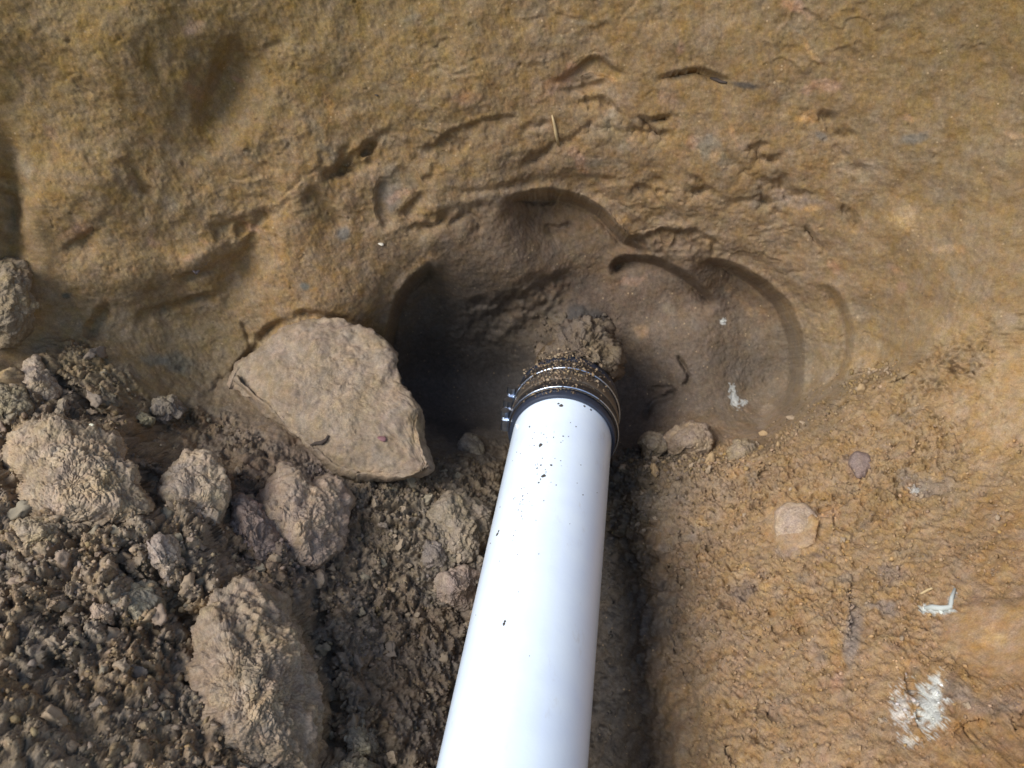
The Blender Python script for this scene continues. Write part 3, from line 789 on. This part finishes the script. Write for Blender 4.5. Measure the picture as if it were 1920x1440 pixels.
def outline_clod(name, pts, dc, tilt, thick, colr, label, cat='clod', dome=.012, rough=(.004, .002, .001), seed=1, group=None, M=240, K=66, edge=.10, grainv=.55, var=.10, mat=None, facet=1.0, sink=.62, grow=1.0):
    """a block of soil: its face follows the outline at distance dc (dc changes by tilt per 100 px), rounded edges, 'thick' deep"""
    pts = np.array(pts, float) if grow == 1 else (np.array(pts, float) - np.mean(pts, 0)) * grow + np.mean(pts, 0)
    q = np.vstack([pts, pts[:1]])
    A = 0.5 * np.sum(q[:-1, 0] * q[1:, 1] - q[1:, 0] * q[:-1, 1])
    cx = np.sum((q[:-1, 0] + q[1:, 0]) * (q[:-1, 0] * q[1:, 1] - q[1:, 0] * q[:-1, 1])) / (6 * A)
    cy = np.sum((q[:-1, 1] + q[1:, 1]) * (q[:-1, 0] * q[1:, 1] - q[1:, 0] * q[:-1, 1])) / (6 * A)
    th = np.arange(M) / M * 2 * math.pi
    if sink is not None:
        ox = np.array([-40, 0, 40] * 3); oy = np.repeat([-40, 0, 40], 3)
        near = lambda x, y: float(np.mean(sample(DM, x + ox, y + oy)))
        size_m = math.sqrt(abs(A) / math.pi) / F * dc
        tilt = (float(np.clip((near(cx + 50, cy) - near(cx - 50, cy)), -.025, .025)), float(np.clip(0.6 * (near(cx, cy + 50) - near(cx, cy - 50)), -.035, .015)))
        new = near(cx, cy) - sink * size_m - dome * .5
        dc = new
    rad = np.zeros(M)
    for j, t in enumerate(th):
        c, s = math.cos(t), math.sin(t)
        for (x0, y0), (x1, y1) in zip(q[:-1], q[1:]):
            dx, dy = x1 - x0, y1 - y0
            den = c * dy - s * dx
            if abs(den) < 1e-9: continue
            u = ((x0 - cx) * dy - (y0 - cy) * dx) / den
            w_ = ((x0 - cx) * s - (y0 - cy) * c) / den
            if u > 0 and -1e-6 <= w_ <= 1 + 1e-6: rad[j] = max(rad[j], u)
    rad *= 1 + .022 * fbm(np.stack([np.cos(th), np.sin(th), np.full(M, seed * 1.7)], -1), 4.5, 3, .6, seed)
    for _ in range(1): rad = .25 * np.roll(rad, 1) + .5 * rad + .25 * np.roll(rad, -1)
    rings = [(k / K, 0.0) for k in range(1, K + 1)]
    prof = []
    for r, _ in rings:
        e = max(0.0, (r - (1 - edge)) / edge)
        prof.append((r, dome * r * r + edge * 0.35 * e ** 2.2 * .12))
    zl = prof[-1][1]
    for k in range(1, 22):
        t = k / 21
        prof.append((1.0 + .015 * math.sin(t * 2.2) - .22 * t ** 2, zl + thick * t))
    V = [world(cx, cy, dc)]
    for r, z in prof:
        x = cx + np.cos(th) * rad * r; y = cy + np.sin(th) * rad * r
        V.append(world(x, y, dc + tilt[0] * (x - cx) / 100 + tilt[1] * (y - cy) / 100 + z))
    V.append(world(cx, cy, dc + zl + thick))
    V = np.vstack([np.atleast_2d(v) for v in V])
    nr_ = len(prof); tri = []
    jj = np.arange(M); j2 = (jj + 1) % M
    tri.append(np.stack([np.zeros(M, int), 1 + jj, 1 + j2], -1))
    for k in range(nr_ - 1):
        a = 1 + k * M + jj; b_ = 1 + k * M + j2; c_ = a + M; d_ = b_ + M
        tri.append(np.stack([a, c_, d_], -1)); tri.append(np.stack([a, d_, b_], -1))
    last = 1 + nr_ * M
    tri.append(np.stack([np.full(M, last), 1 + (nr_ - 1) * M + j2, 1 + (nr_ - 1) * M + jj], -1))
    Fc = np.vstack(tri)
    n = vnormals(V, Fc)
    if (n[:M * 5] @ FW).mean() > 0: n = -n; Fc = Fc[:, ::-1]
    wq = V + .004 * np.stack([fbm(V, 50, 2, .5, seed + k) for k in range(3)], -1)
    d = rough[0] * 1.6 * fbm(wq, 22, 4, .55, seed)
    if rough[1] > 0:
        d = d + rough[1] * 2.4 * (np.abs(fbm(wq, 55, 3, .6, seed + 2)) - .3)
        a, i1 = lumps(wq, 105, seed, .6); d = d + rough[1] * .9 * (a - .45)
    if rough[2] > 0:
        a, i2 = lumps(wq, 260, seed + 1, .45); d = d + rough[2] * 1.1 * (a - .45)
    # big broken facets: the face is cut by a few tilted planes
    rs = np.random.RandomState(seed); size_ = np.mean(rad) / F * dc
    loc = V - V.mean(0)
    for k in range(7):
        t = rs.uniform(0, 6.28); e = rs.uniform(.35, 1.1)
        pn = (RT * math.cos(t) + UP * math.sin(t)) * e - FW; pn /= np.linalg.norm(pn)
        hgt = loc @ pn; lim = np.quantile(hgt, rs.uniform(.80, .95))
        d = d - np.clip(hgt - lim, 0, None) * .7 * facet
    V = V + n * d[:, None]
    cv = np.tile(np.array(colr), (len(V), 1))
    z = fbm(V, 26, 4, .6, seed + 4)
    cv = cv * (1 + var * 1.6 * z)[:, None]
    if rough[1] > 0:
        cv = cv * (1 + .22 * (worley(wq, 105, seed)[2] - .5))[:, None]
    y_ = fbm(V, 30, 3, .6, seed + 9); cv[:, 2] *= 1 - .10 * y_
    org = V.mean(0)
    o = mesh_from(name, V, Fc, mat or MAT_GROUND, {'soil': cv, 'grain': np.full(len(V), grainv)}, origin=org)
    return tag(o, label, cat, group)

GREY = (.275, .208, .132); PINK = (.285, .205, .136); TAN = (.31, .225, .135); OCH = (.34, .225, .10)
outline_clod('clay_slab', [(404,715),(440,678),(500,640),(545,612),(600,596),(650,598),(700,622),(735,660),(752,715),(790,765),(800,830),(814,880),(790,893),(730,899),(660,904),(625,890),(560,830),(500,780),(450,752),(412,735)],
             1.030, (-.004, -.028), .085, (.232, .170, .105), 'large flat pale clay slab with a dark twig lying on its face', 'clay slab', dome=.012, rough=(.0032, .0009, .0005), seed=3, M=320, K=90, edge=.13, grainv=.36, facet=.4, sink=None)
outline_clod('soil_clod', [(10,815),(60,785),(120,782),(175,795),(220,830),(248,880),(270,930),(288,958),(260,985),(215,1000),(150,1010),(95,1030),(40,1010),(30,960),(50,900),(14,860)],
             .775, (.004, -.030), .075, (.315, .23, .138), 'big rough granular lump of tan soil at the left', facet=.35, sink=.45, dome=.024, rough=(.006, .0014, .0023), seed=11, M=300, K=84, var=.14)
outline_clod('soil_clod', [(304,905),(318,870),(350,846),(380,850),(412,872),(428,915),(424,960),(418,985),(402,1012),(370,1005),(335,985),(308,965)],
             .775, (.006, -.024), .060, (.32, .24, .155), 'pale blocky clod standing upright between darker clods', facet=.6, sink=.9, dome=.008, rough=(.0045, .0012, .0009), seed=13, var=.1)
outline_clod('soil_clod', [(512,905),(530,870),(560,890),(585,905),(600,898),(620,893),(640,915),(658,945),(655,990),(640,1040),(600,1075),(560,1080),(520,1060),(490,1010),(470,960)],
             .865, (.004, -.016), .070, (.278, .200, .132), 'pinkish brown clod with a ragged sunlit upper edge', facet=.5, sink=.7, dome=.022, rough=(.006, .0016, .001), seed=17, M=280, K=74)
outline_clod('soil_clod', [(425,950),(450,925),(485,940),(510,975),(520,1030),(490,1060),(455,1040),(430,1000)],
             .86, (.0, -.02), .05, (.215, .155, .115), 'dark clod wedged left of the pinkish clod', dome=.016, rough=(.005, .002, .0008), seed=19)
outline_clod('soil_clod', [(32,705),(50,680),(66,670),(90,700),(110,725),(118,745),(90,755),(55,740),(35,730)],
             .885, (.0, -.02), .05, (.32, .245, .165), 'small pale peaked clod near the left edge of the pit', dome=.02, rough=(.004, .001, .0006), seed=23)
outline_clod('soil_clod', [(-40,740),(0,722),(40,735),(64,760),(58,785),(20,800),(-30,800)],
             .86, (.0, -.02), .05, (.25, .20, .12), 'rounded olive clod below the pale peaked clod', dome=.02, rough=(.004, .0014, .0008), seed=29)
outline_clod('soil_clod', [(-60,470),(0,474),(40,490),(66,520),(72,560),(60,610),(44,650),(0,660),(-60,650)],
             .895, (.004, -.010), .06, (.235, .175, .10), 'greenish clod bulging from the wall at the left edge', dome=.03, rough=(.006, .0016, .0009), seed=31)
outline_clod('soil_clod', [(88,765),(120,742),(140,760),(128,790),(100,795)], .865, (0, -.02), .04, (.24, .19, .13), 'small brown clod just above the big tan boulder', dome=.012, rough=(.004, .001, .0006), seed=33)
outline_clod('soil_clod', [(172,745),(188,720),(205,735),(222,738),(226,758),(212,775),(190,780)], .955, (0, -.02), .04, (.20, .165, .11), 'dim grey clod at the foot of the left wall', dome=.012, rough=(.004, .001, .0006), seed=35)
outline_clod('soil_clod', [(262,770),(290,748),(325,745),(350,765),(345,785),(300,795),(270,788)], .975, (0, -.02), .04, (.24, .195, .14), 'grey clod in the dark gap above the blocky clod', dome=.012, rough=(.004, .002, .0008), seed=37)
outline_clod('soil_clod', [(240,775),(265,772),(292,785),(285,800),(255,800)], .955, (0, -.02), .035, (.23, .195, .11), 'small olive clod leaning on the grey clod', dome=.01, rough=(.003, .001, .0006), seed=39)
outline_clod('soil_clod', [(400,1105),(450,1082),(500,1098),(540,1125),(566,1180),(580,1240),(596,1320),(606,1400),(600,1480),(520,1500),(440,1470),(390,1380),(370,1290),(368,1200),(380,1140)],
             .700, (.008, -.020), .080, (.29, .21, .128), 'large crumbly mound with a rounded right edge at the lower left', facet=.4, sink=.30, dome=.04, rough=(.0065, .0016, .0024), seed=41, M=340, K=100, var=.14)
outline_clod('soil_clod', [(188,1118),(210,1092),(250,1088),(285,1100),(297,1135),(280,1165),(250,1170),(225,1155)],
             .665, (.0, -.02), .04, (.245, .210, .145), 'greenish grey rounded clod in the middle of the heap', dome=.012, rough=(.0045, .0012, .0006), seed=43)
outline_clod('soil_clod', [(165,1160),(175,1132),(200,1125),(222,1140),(218,1175),(190,1182)],
             .655, (.0, -.02), .03, (.34, .245, .16), 'small orange tan clod left of the greenish clod', dome=.008, rough=(.003, .001, .0008), seed=47)
outline_clod('soil_clod', [(20,980),(70,970),(110,985),(112,1015),(80,1035),(30,1030)], .715, (.0, -.02), .04, (.29, .22, .13), 'ochre lump under the big tan boulder', dome=.012, rough=(.004, .0016, .001), seed=49)
outline_clod('soil_clod', [(270,1010),(300,1000),(330,1030),(345,1080),(320,1100),(290,1080),(270,1050)], .735, (.0, -.02), .04, (.29, .225, .16), 'fluted clod below the pale blocky clod', dome=.012, rough=(.004, .0018, .0008), seed=51)
outline_clod('soil_clod', [(1195,830),(1215,808),(1245,812),(1250,832),(1240,862),(1205,868)], 1.085, (.0, -.02), .05, (.235, .180, .115), 'smaller lobe of soil beside the pipe at the cavity mouth', sink=1.1, dome=.018, rough=(.004, .001, .0006), seed=53)
outline_clod('soil_clod', [(1244,820),(1265,800),(1295,792),(1325,800),(1340,825),(1334,850),(1300,862),(1262,856)], 1.065, (.0, -.02), .06, (.265, .190, .120), 'rounded brown clod right of the pipe at the cavity mouth', sink=1.1, dome=.022, rough=(.004, .0008, .0006), seed=57)
outline_clod('soil_clod', [(1362,848),(1378,822),(1410,832),(1425,850),(1410,870),(1375,872)], 1.055, (.0, -.02), .04, (.25, .185, .105), 'small crumbly clod at the foot of the right cavity wall', sink=1.1, dome=.012, rough=(.004, .0014, .0008), seed=59)
outline_clod('soil_clod', [(802,1085),(830,1066),(870,1060),(900,1075),(905,1110),(895,1150),(850,1150),(812,1130)], .945, (.0, -.02), .05, (.265, .195, .140), 'pinkish clod lying against the left side of the pipe', dome=.022, rough=(.004, .001, .0008), seed=61)
outline_clod('soil_clod', [(860,830),(872,812),(895,815),(912,835),(908,862),(880,868),(862,856)], 1.125, (.0, -.02), .05, (.225, .19, .135), 'pale grey clod in the shade left of the coupling', sink=1.0, dome=.012, rough=(.003, .0006, .0006), seed=63)
outline_clod('soil_clod', [(800,960),(840,925),(890,935),(930,955),(918,1000),(905,1040),(870,1060),(830,1040),(805,1010)], 1.005, (.0, -.022), .06, (.225, .175, .115), 'broad flat olive brown clod beside the pipe', dome=.022, rough=(.006, .0014, .0008), seed=67)
outline_clod('soil_clod', [(786,1035),(800,1012),(828,1020),(834,1050),(822,1070),(796,1062)], .985, (.0, -.02), .04, (.21, .17, .13), 'small grey clod below the broad flat clod', dome=.01, rough=(.003, .001, .0006), seed=69)
outline_clod('soil_clod', [(642,1380),(655,1365),(680,1355),(700,1370),(702,1410),(680,1440),(650,1435)], .765, (.0, -.02), .05, (.255, .215, .145), 'crumbly grey clod at the bottom left of the pipe', dome=.02, rough=(.004, .0022, .0014), seed=71)
outline_clod('soil_clod', [(610,1440),(650,1420),(700,1430),(720,1460),(700,1500),(620,1500)], .735, (.0, -.02), .05, (.25, .205, .135), 'crumbly clod cut by the lower edge of the photo left of the pipe', dome=.02, rough=(.004, .0022, .0014), seed=73)
outline_clod('stone', [(1595,868),(1606,850),(1628,856),(1640,878),(1632,898),(1608,902)], .955, (0, -.01), .02, (.20, .14, .11), 'small purplish stone set in the right bank', 'stone', sink=.15, dome=.004, rough=(.002, 0, .0003), seed=77, M=90, K=24)
outline_clod('stone', [(338,492),(352,480),(376,470),(396,470),(404,486),(390,496),(360,502),(342,504)], .985, (.004, 0), .02, (.16, .125, .115), 'small dark grey stone sticking out of the left wall', 'stone', dome=.006, rough=(.004, .001, .0006), seed=79, M=120, K=30)
outline_clod('stone', [(1450,960),(1475,940),(1510,945),(1540,975),(1530,1005),(1500,1030),(1465,1025),(1448,995)], .945, (-.002, -.025), .02, (.31, .225, .14), 'flat pale stone lying in the orange bank', 'stone', sink=.05, dome=.004, rough=(.002, 0, .0004), seed=81, M=140, K=36, grainv=.3)
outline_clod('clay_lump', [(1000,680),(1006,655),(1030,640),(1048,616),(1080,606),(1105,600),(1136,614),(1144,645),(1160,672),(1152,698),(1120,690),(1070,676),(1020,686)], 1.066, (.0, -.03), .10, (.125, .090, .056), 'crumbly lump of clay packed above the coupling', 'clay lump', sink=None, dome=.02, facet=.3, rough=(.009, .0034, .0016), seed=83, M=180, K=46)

# ------------------------------------------------------------------ scattered clods and crumbs
variants = []
for k in range(10):
    V, Fc = clod_shape(3, 100 + k)
    cv = np.tile(np.array([GREY, PINK, TAN, GREY, (.22, .17, .12), OCH, GREY, (.24, .20, .13), TAN, PINK][k]), (len(V), 1)) * (1 + .15 * fbm(V, 1.5, 3, .6, k))[:, None]
    o = mesh_from('soil_crumb', V, Fc, MAT_GROUND, {'soil': cv, 'grain': np.full(len(V), .012)})
    variants.append(o.data); bpy.data.objects.remove(o)
vis = (QX > -20) & (QX < 1940) & (QY > 0) & (QY < 1460)
def spots(mask, n, seed):
    r = np.random.RandomState(seed); p = mask / mask.sum()
    return r.choice(len(P), n, p=p, replace=False), r
wheap = np.where(vis, sample(M_HEAP, QX, QY), 0) ** 2
wloose = np.where(vis & (QX < 1150 + 400 * (QY < 1000)) & ~((QX > 905) & (QX < 1140) & (QY > 840)), sample(M_LOOSE, QX, QY), 0) ** 2
wbank = np.where(vis & (QY > 760), sample(M_BANK, QX, QY) * (1 - sample(M_FLAT, QX, QY)), 0) ** 2
def scatter(mask, n, seed, lo, hi, label, group, cols):
    idx, r = spots(mask, n, seed)
    for i in idx:
        s = lo * (hi / lo) ** (r.rand() ** 1.8)
        k = cols[r.randint(len(cols))]
        o = bpy.data.objects.new('soil_crumb', variants[k]); COL.objects.link(o)
        o.location = P[i] + nrm2[i] * s * .05
        o.rotation_euler = r.uniform(0, 6.28, 3); o.scale = (s,) * 3
        tag(o, label, 'soil crumb', group)
wloose = wloose * (1 + 6 * np.exp(-(polydist([(620, 900), (700, 915), (790, 905), (830, 880)], QX, QY)[0] / 16) ** 2))
scatter(wheap, 175, 1, .0042, .0120, 'loose crumb of grey brown soil on the left heap', 'loose soil crumbs on the left heap', [0, 1, 2, 3, 4, 6, 7, 8])
scatter(wloose, 80, 2, .0040, .0150, 'loose crumb of dark soil on the trench floor beside the white pipe', 'loose soil crumbs on the trench floor', [0, 3, 4, 6, 7])
scatter(wbank, 15, 3, .0025, .0060, 'loose crumb of orange soil on the right bank', 'loose soil crumbs on the right bank', [2, 5, 8])

CREST = smooth_line([(1180,866),(1260,866),(1340,864),(1400,850),(1450,828),(1490,790),(1540,752),(1600,722),(1680,690)])
dcr, _, _ = polydist(CREST, QX, QY)
wcrest = np.where(vis, np.exp(-(dcr / 12) ** 2), 0)
scatter(wcrest, 30, 4, .0035, .0100, 'crumb of orange soil on the ragged lip between the right bank and the hollow', 'soil crumbs along the lip of the right bank', [2, 5, 8])
def crumbs(name, pos, nor, size, cols, mat, sub=1, seed=0, smooth=False):
    r = np.random.RandomState(seed)
    base = [clod_shape(sub, 300 + k) for k in range(6)]
    VS, FS, CS = [], [], []; off = 0
    for p, n_, s, c in zip(pos, nor, size, cols):
        V, Fc = base[r.randint(6)]
        q = r.normal(size=4); q /= np.linalg.norm(q); a, b_, c_, d = q
        Rm = np.array([[1 - 2 * (c_ * c_ + d * d), 2 * (b_ * c_ - a * d), 2 * (b_ * d + a * c_)], [2 * (b_ * c_ + a * d), 1 - 2 * (b_ * b_ + d * d), 2 * (c_ * d - a * b_)], [2 * (b_ * d - a * c_), 2 * (c_ * d + a * b_), 1 - 2 * (b_ * b_ + c_ * c_)]])
        VS.append(V @ Rm.T * s + p + n_ * s * .3); FS.append(Fc + off); CS.append(np.tile(c, (len(V), 1))); off += len(V)
    V = np.vstack(VS)
    o = mesh_from(name, V, np.vstack(FS), mat, {'soil': np.vstack(CS), 'grain': np.full(len(V), .4)}, smooth=smooth, origin=np.mean(pos, 0))
    return o
def crumb_stuff(mask, n, seed, lo, hi, name, label):
    idx, r = spots(mask, n, seed)
    s = lo * (hi / lo) ** (r.rand(n) ** 2.2)
    c = col[idx] * r.uniform(.75, 1.3, (n, 1)) * np.array([1, 1, 1]) ; c[:, 2] *= r.uniform(.8, 1.15, n)
    o = crumbs(name, P[idx], nrm2[idx], s, c, MAT_GROUND, 1, seed)
    return tag(o, label, 'soil crumbs', kind='stuff')
crumb_stuff(wheap, 4200, 11, .0010, .0036, 'heap_crumbs', 'fine grey brown crumbs of soil covering the left heap')
crumb_stuff(wloose, 2600, 12, .0010, .0036, 'floor_crumbs', 'fine dark crumbs of soil on the trench floor around the pipe')
crumb_stuff(wbank, 3600, 13, .0008, .0026, 'bank_crumbs', 'fine orange crumbs of soil on the right bank')
crumb_stuff(np.where(vis, np.exp(-(dcr / 15) ** 2), 0), 1300, 15, .0010, .0042, 'lip_crumbs', 'fine orange crumbs along the ragged lip of the right bank')
wcav = np.where((np.abs(QX - 1080) < 85) & (QY > 590) & (QY < 700), 1.0, 0.0)
crumb_stuff(wcav, 320, 14, .0012, .0045, 'cavity_crumbs', 'crumbs of clay packed above the coupling in the cavity')

# dirt on the coupling
r = np.random.RandomState(5)
pos, nor, siz, cs = [], [], [], []
for k in range(800):
    a = r.normal(-.10, .36); s = S0 + r.uniform(.004, CL + .012)
    if r.rand() < .5: s = S0 + .050 + r.uniform(-.022, .04)
    n_ = TOP * math.cos(a) + SIDE * math.sin(a)
    pos.append(on_axis(s, .0619 if s > S0 + .012 else .0596, a)); nor.append(n_)
    siz.append(.0005 * (5.0 ** (r.rand() ** 1.8))); cs.append(np.array([(.24, .165, .09), (.18, .125, .07), (.30, .22, .125), (.10, .07, .045)][r.randint(4)]))
o = crumbs('coupling_dirt', pos, nor, siz, cs, MAT_GROUND, 1, 9)
tag(o, 'orange crumbs of dirt scattered over the top of the coupling', 'dirt', kind='stuff')
# specks on the pipe: thin flakes
def flecks(name, items, mat, label, seed):
    rr = np.random.RandomState(seed); V, Fc = [], []
    for s, a, size in items:
        n = 7; base = len(V); th0 = rr.rand() * 6.28; el = rr.uniform(.5, 1)
        ring_ = []
        for j in range(n):
            t = th0 + 2 * math.pi * j / n; q = size * rr.uniform(.6, 1.15)
            ds = math.cos(t) * q; da = math.sin(t) * q * el / R_PIPE
            ring_.append((ds, da))
        for h in (.0000, .00035):
            for ds, da in ring_: V.append(on_axis(s + ds * (1 - h * 900), R_PIPE + h + .00002, a + da * (1 - h * 900)))
        V.append(on_axis(s, R_PIPE + .0005, a))
        for j in range(n):
            j2 = (j + 1) % n
            Fc.append((base + j, base + j2, base + n + j2, base + n + j)); Fc.append((base + n + j, base + n + j2, base + 2 * n))
    return tag(mesh_from(name, np.array(V), Fc, mat, origin=np.mean(V, 0)), label, 'dirt', kind='stuff')
def pipe_sa(x, y):
    """where on the pipe a photograph position falls"""
    q = ray(x, y) @ C2W; best = None
    a = q - AX * (q @ AX); b_ = (CAM - A0) - AX * ((CAM - A0) @ AX)
    A_, B_, C_ = a @ a, 2 * a @ b_, b_ @ b_ - R_PIPE ** 2
    disc = B_ * B_ - 4 * A_ * C_
    if disc < 0: return None
    t = (-B_ - math.sqrt(disc)) / (2 * A_)
    X = CAM + q * t - A0
    return X @ AX, math.atan2(X @ SIDE, X @ TOP)
pts = [(1013,835,.0034),(1020,892,.0032),(1033,872,.0016),(1014,872,.0014),(1007,878,.0014),(1056,818,.0013),(1038,820,.0012),(1052,760,.0030),(1047,757,.0022),(1010,905,.0013),(945,1170,.0024),(947,1165,.0018),(932,1002,.0026),(935,996,.002),(980,930,.0013),(975,945,.0012),(1093,928,.001),(1080,800,.0013),(1108,768,.0020),(1096,762,.002),(993,800,.0018),(1110,1285,.0012)]
for k in range(70):
    c = [(1018, 880, 22, 16), (975, 945, 14, 14), (1030, 820, 30, 14), (960, 1000, 40, 80), (1040, 1000, 60, 150)][r.randint(5)]
    pts.append((r.normal(c[0], c[2]), r.normal(c[1], c[3]), r.uniform(.0004, .0010)))
items = []
for x, y, s in pts:
    q = pipe_sa(x, y)
    if q and q[0] < S0 - .003 and abs(q[1]) < 1.25: items.append((q[0], q[1], s))
flecks('pipe_specks', items, MAT_SPECK, 'dark specks of dirt on the white pipe', 4)

# ------------------------------------------------------------------ twigs, roots, pebbles
def tube(name, pts, radii, mat, label, cat, sides=8):
    pts = np.array(pts, float); V, Fc = [], []
    n = len(pts)
    for k in range(n):
        t = pts[min(k + 1, n - 1)] - pts[max(k - 1, 0)]; t /= np.linalg.norm(t)
        e1 = np.cross(t, FW); e1 /= np.linalg.norm(e1); e2 = np.cross(t, e1)
        for j in range(sides):
            a = 2 * math.pi * j / sides
            V.append(pts[k] + (e1 * math.cos(a) + e2 * math.sin(a)) * radii[k])
    for k in range(n - 1):
        for j in range(sides):
            j2 = (j + 1) % sides
            Fc.append((k * sides + j, k * sides + j2, (k + 1) * sides + j2, (k + 1) * sides + j))
    Fc.append(tuple(range(sides))[::-1]); Fc.append(tuple((n - 1) * sides + j for j in range(sides)))
    return tag(mesh_from(name, np.array(V), Fc, mat, origin=np.mean(V, 0)), label, cat)
MAT_DARKTWIG = plain('dark_twig', (.045, .032, .024), .9); MAT_PALETWIG = plain('pale_straw', (.42, .31, .16), .8)
MAT_ROOT = plain('grey_white_root', (.42, .44, .40), .85)
def on_ground(line, lift):
    out = []
    for x, y in line:
        p, n_, d, i = surface(x, y); out.append(p + n_ * lift)
    return out
deps = bpy.context.evaluated_depsgraph_get()
deps.update()
def hit(x, y, lift):
    q = ray(x, y) @ C2W; q /= np.linalg.norm(q)
    ok, loc, n_, i, ob, _ = scene.ray_cast(deps, Vector(CAM), Vector(q))
    return np.array(loc) + np.array(n_) * lift
bpy.context.view_layer.update(); deps = bpy.context.evaluated_depsgraph_get()
tube('twig', [hit(x, y, .0016) for x, y in [(584,834),(594,832),(604,829),(612,823),(618,817)]], [.0008, .0020, .0025, .0018, .0012], MAT_DARKTWIG, 'short dark twig lying on the large pale clay slab', 'twig')
tube('straw', [hit(x, y, .0014) for x, y in [(1035,216),(1039,232),(1043,250),(1047,272)]], [.0008, .0016, .0019, .0014], MAT_PALETWIG, 'pale straw stuck to the wall above the cavity', 'straw')
tube('root', on_ground([(1332,146),(1342,150),(1352,153),(1364,155)], .0012), [.0008, .0020, .0018, .0012], MAT_DARKTWIG, 'dark root end poking from the upper wall', 'root')
tube('root', on_ground([(1730,1138),(1748,1142),(1766,1143),(1780,1140),(1786,1124),(1790,1106)], .0014), [.0014, .0026, .0024, .0022, .0018, .0012], MAT_ROOT, 'grey white bent root on the orange right bank', 'root')
tube('root', on_ground([(1728,1115),(1738,1108),(1748,1106)], .0012), [.0008, .0014, .0008], MAT_PALETWIG, 'tiny pale root bit above the bent white root', 'root')
V, Fc = clod_shape(2, 555, .4)
def pebble(x, y, s, colr, label, squash=.6):
    q = hit(x, y, s * .2)
    o = mesh_from('pebble', V * s * np.array([1, .8, squash]) + q, Fc, plain('pebble_stone', colr, .7), origin=q); tag(o, label, 'pebble')
pebble(714, 457, .0042, (.55, .50, .40), 'small bright pebble stuck in the wall left of the cavity')
pebble(717, 823, .0062, (.19, .09, .09), 'dark red pebble pressed into the large pale slab')
pebble(1354, 602, .0034, (.45, .45, .40), 'tiny white pebble in the right cavity wall')
pebble(171, 797, .0026, (.65, .62, .45), 'tiny bright pebble on top of the big tan boulder')
pebble(706, 178, .0026, (.04, .03, .02), 'tiny black pebble in the smooth upper wall')

scene.cycles.use_denoising = True
print('tris', sum(sum(len(p.vertices) - 2 for p in me.polygons) for me in bpy.data.meshes if len(me.polygons) < 200000))
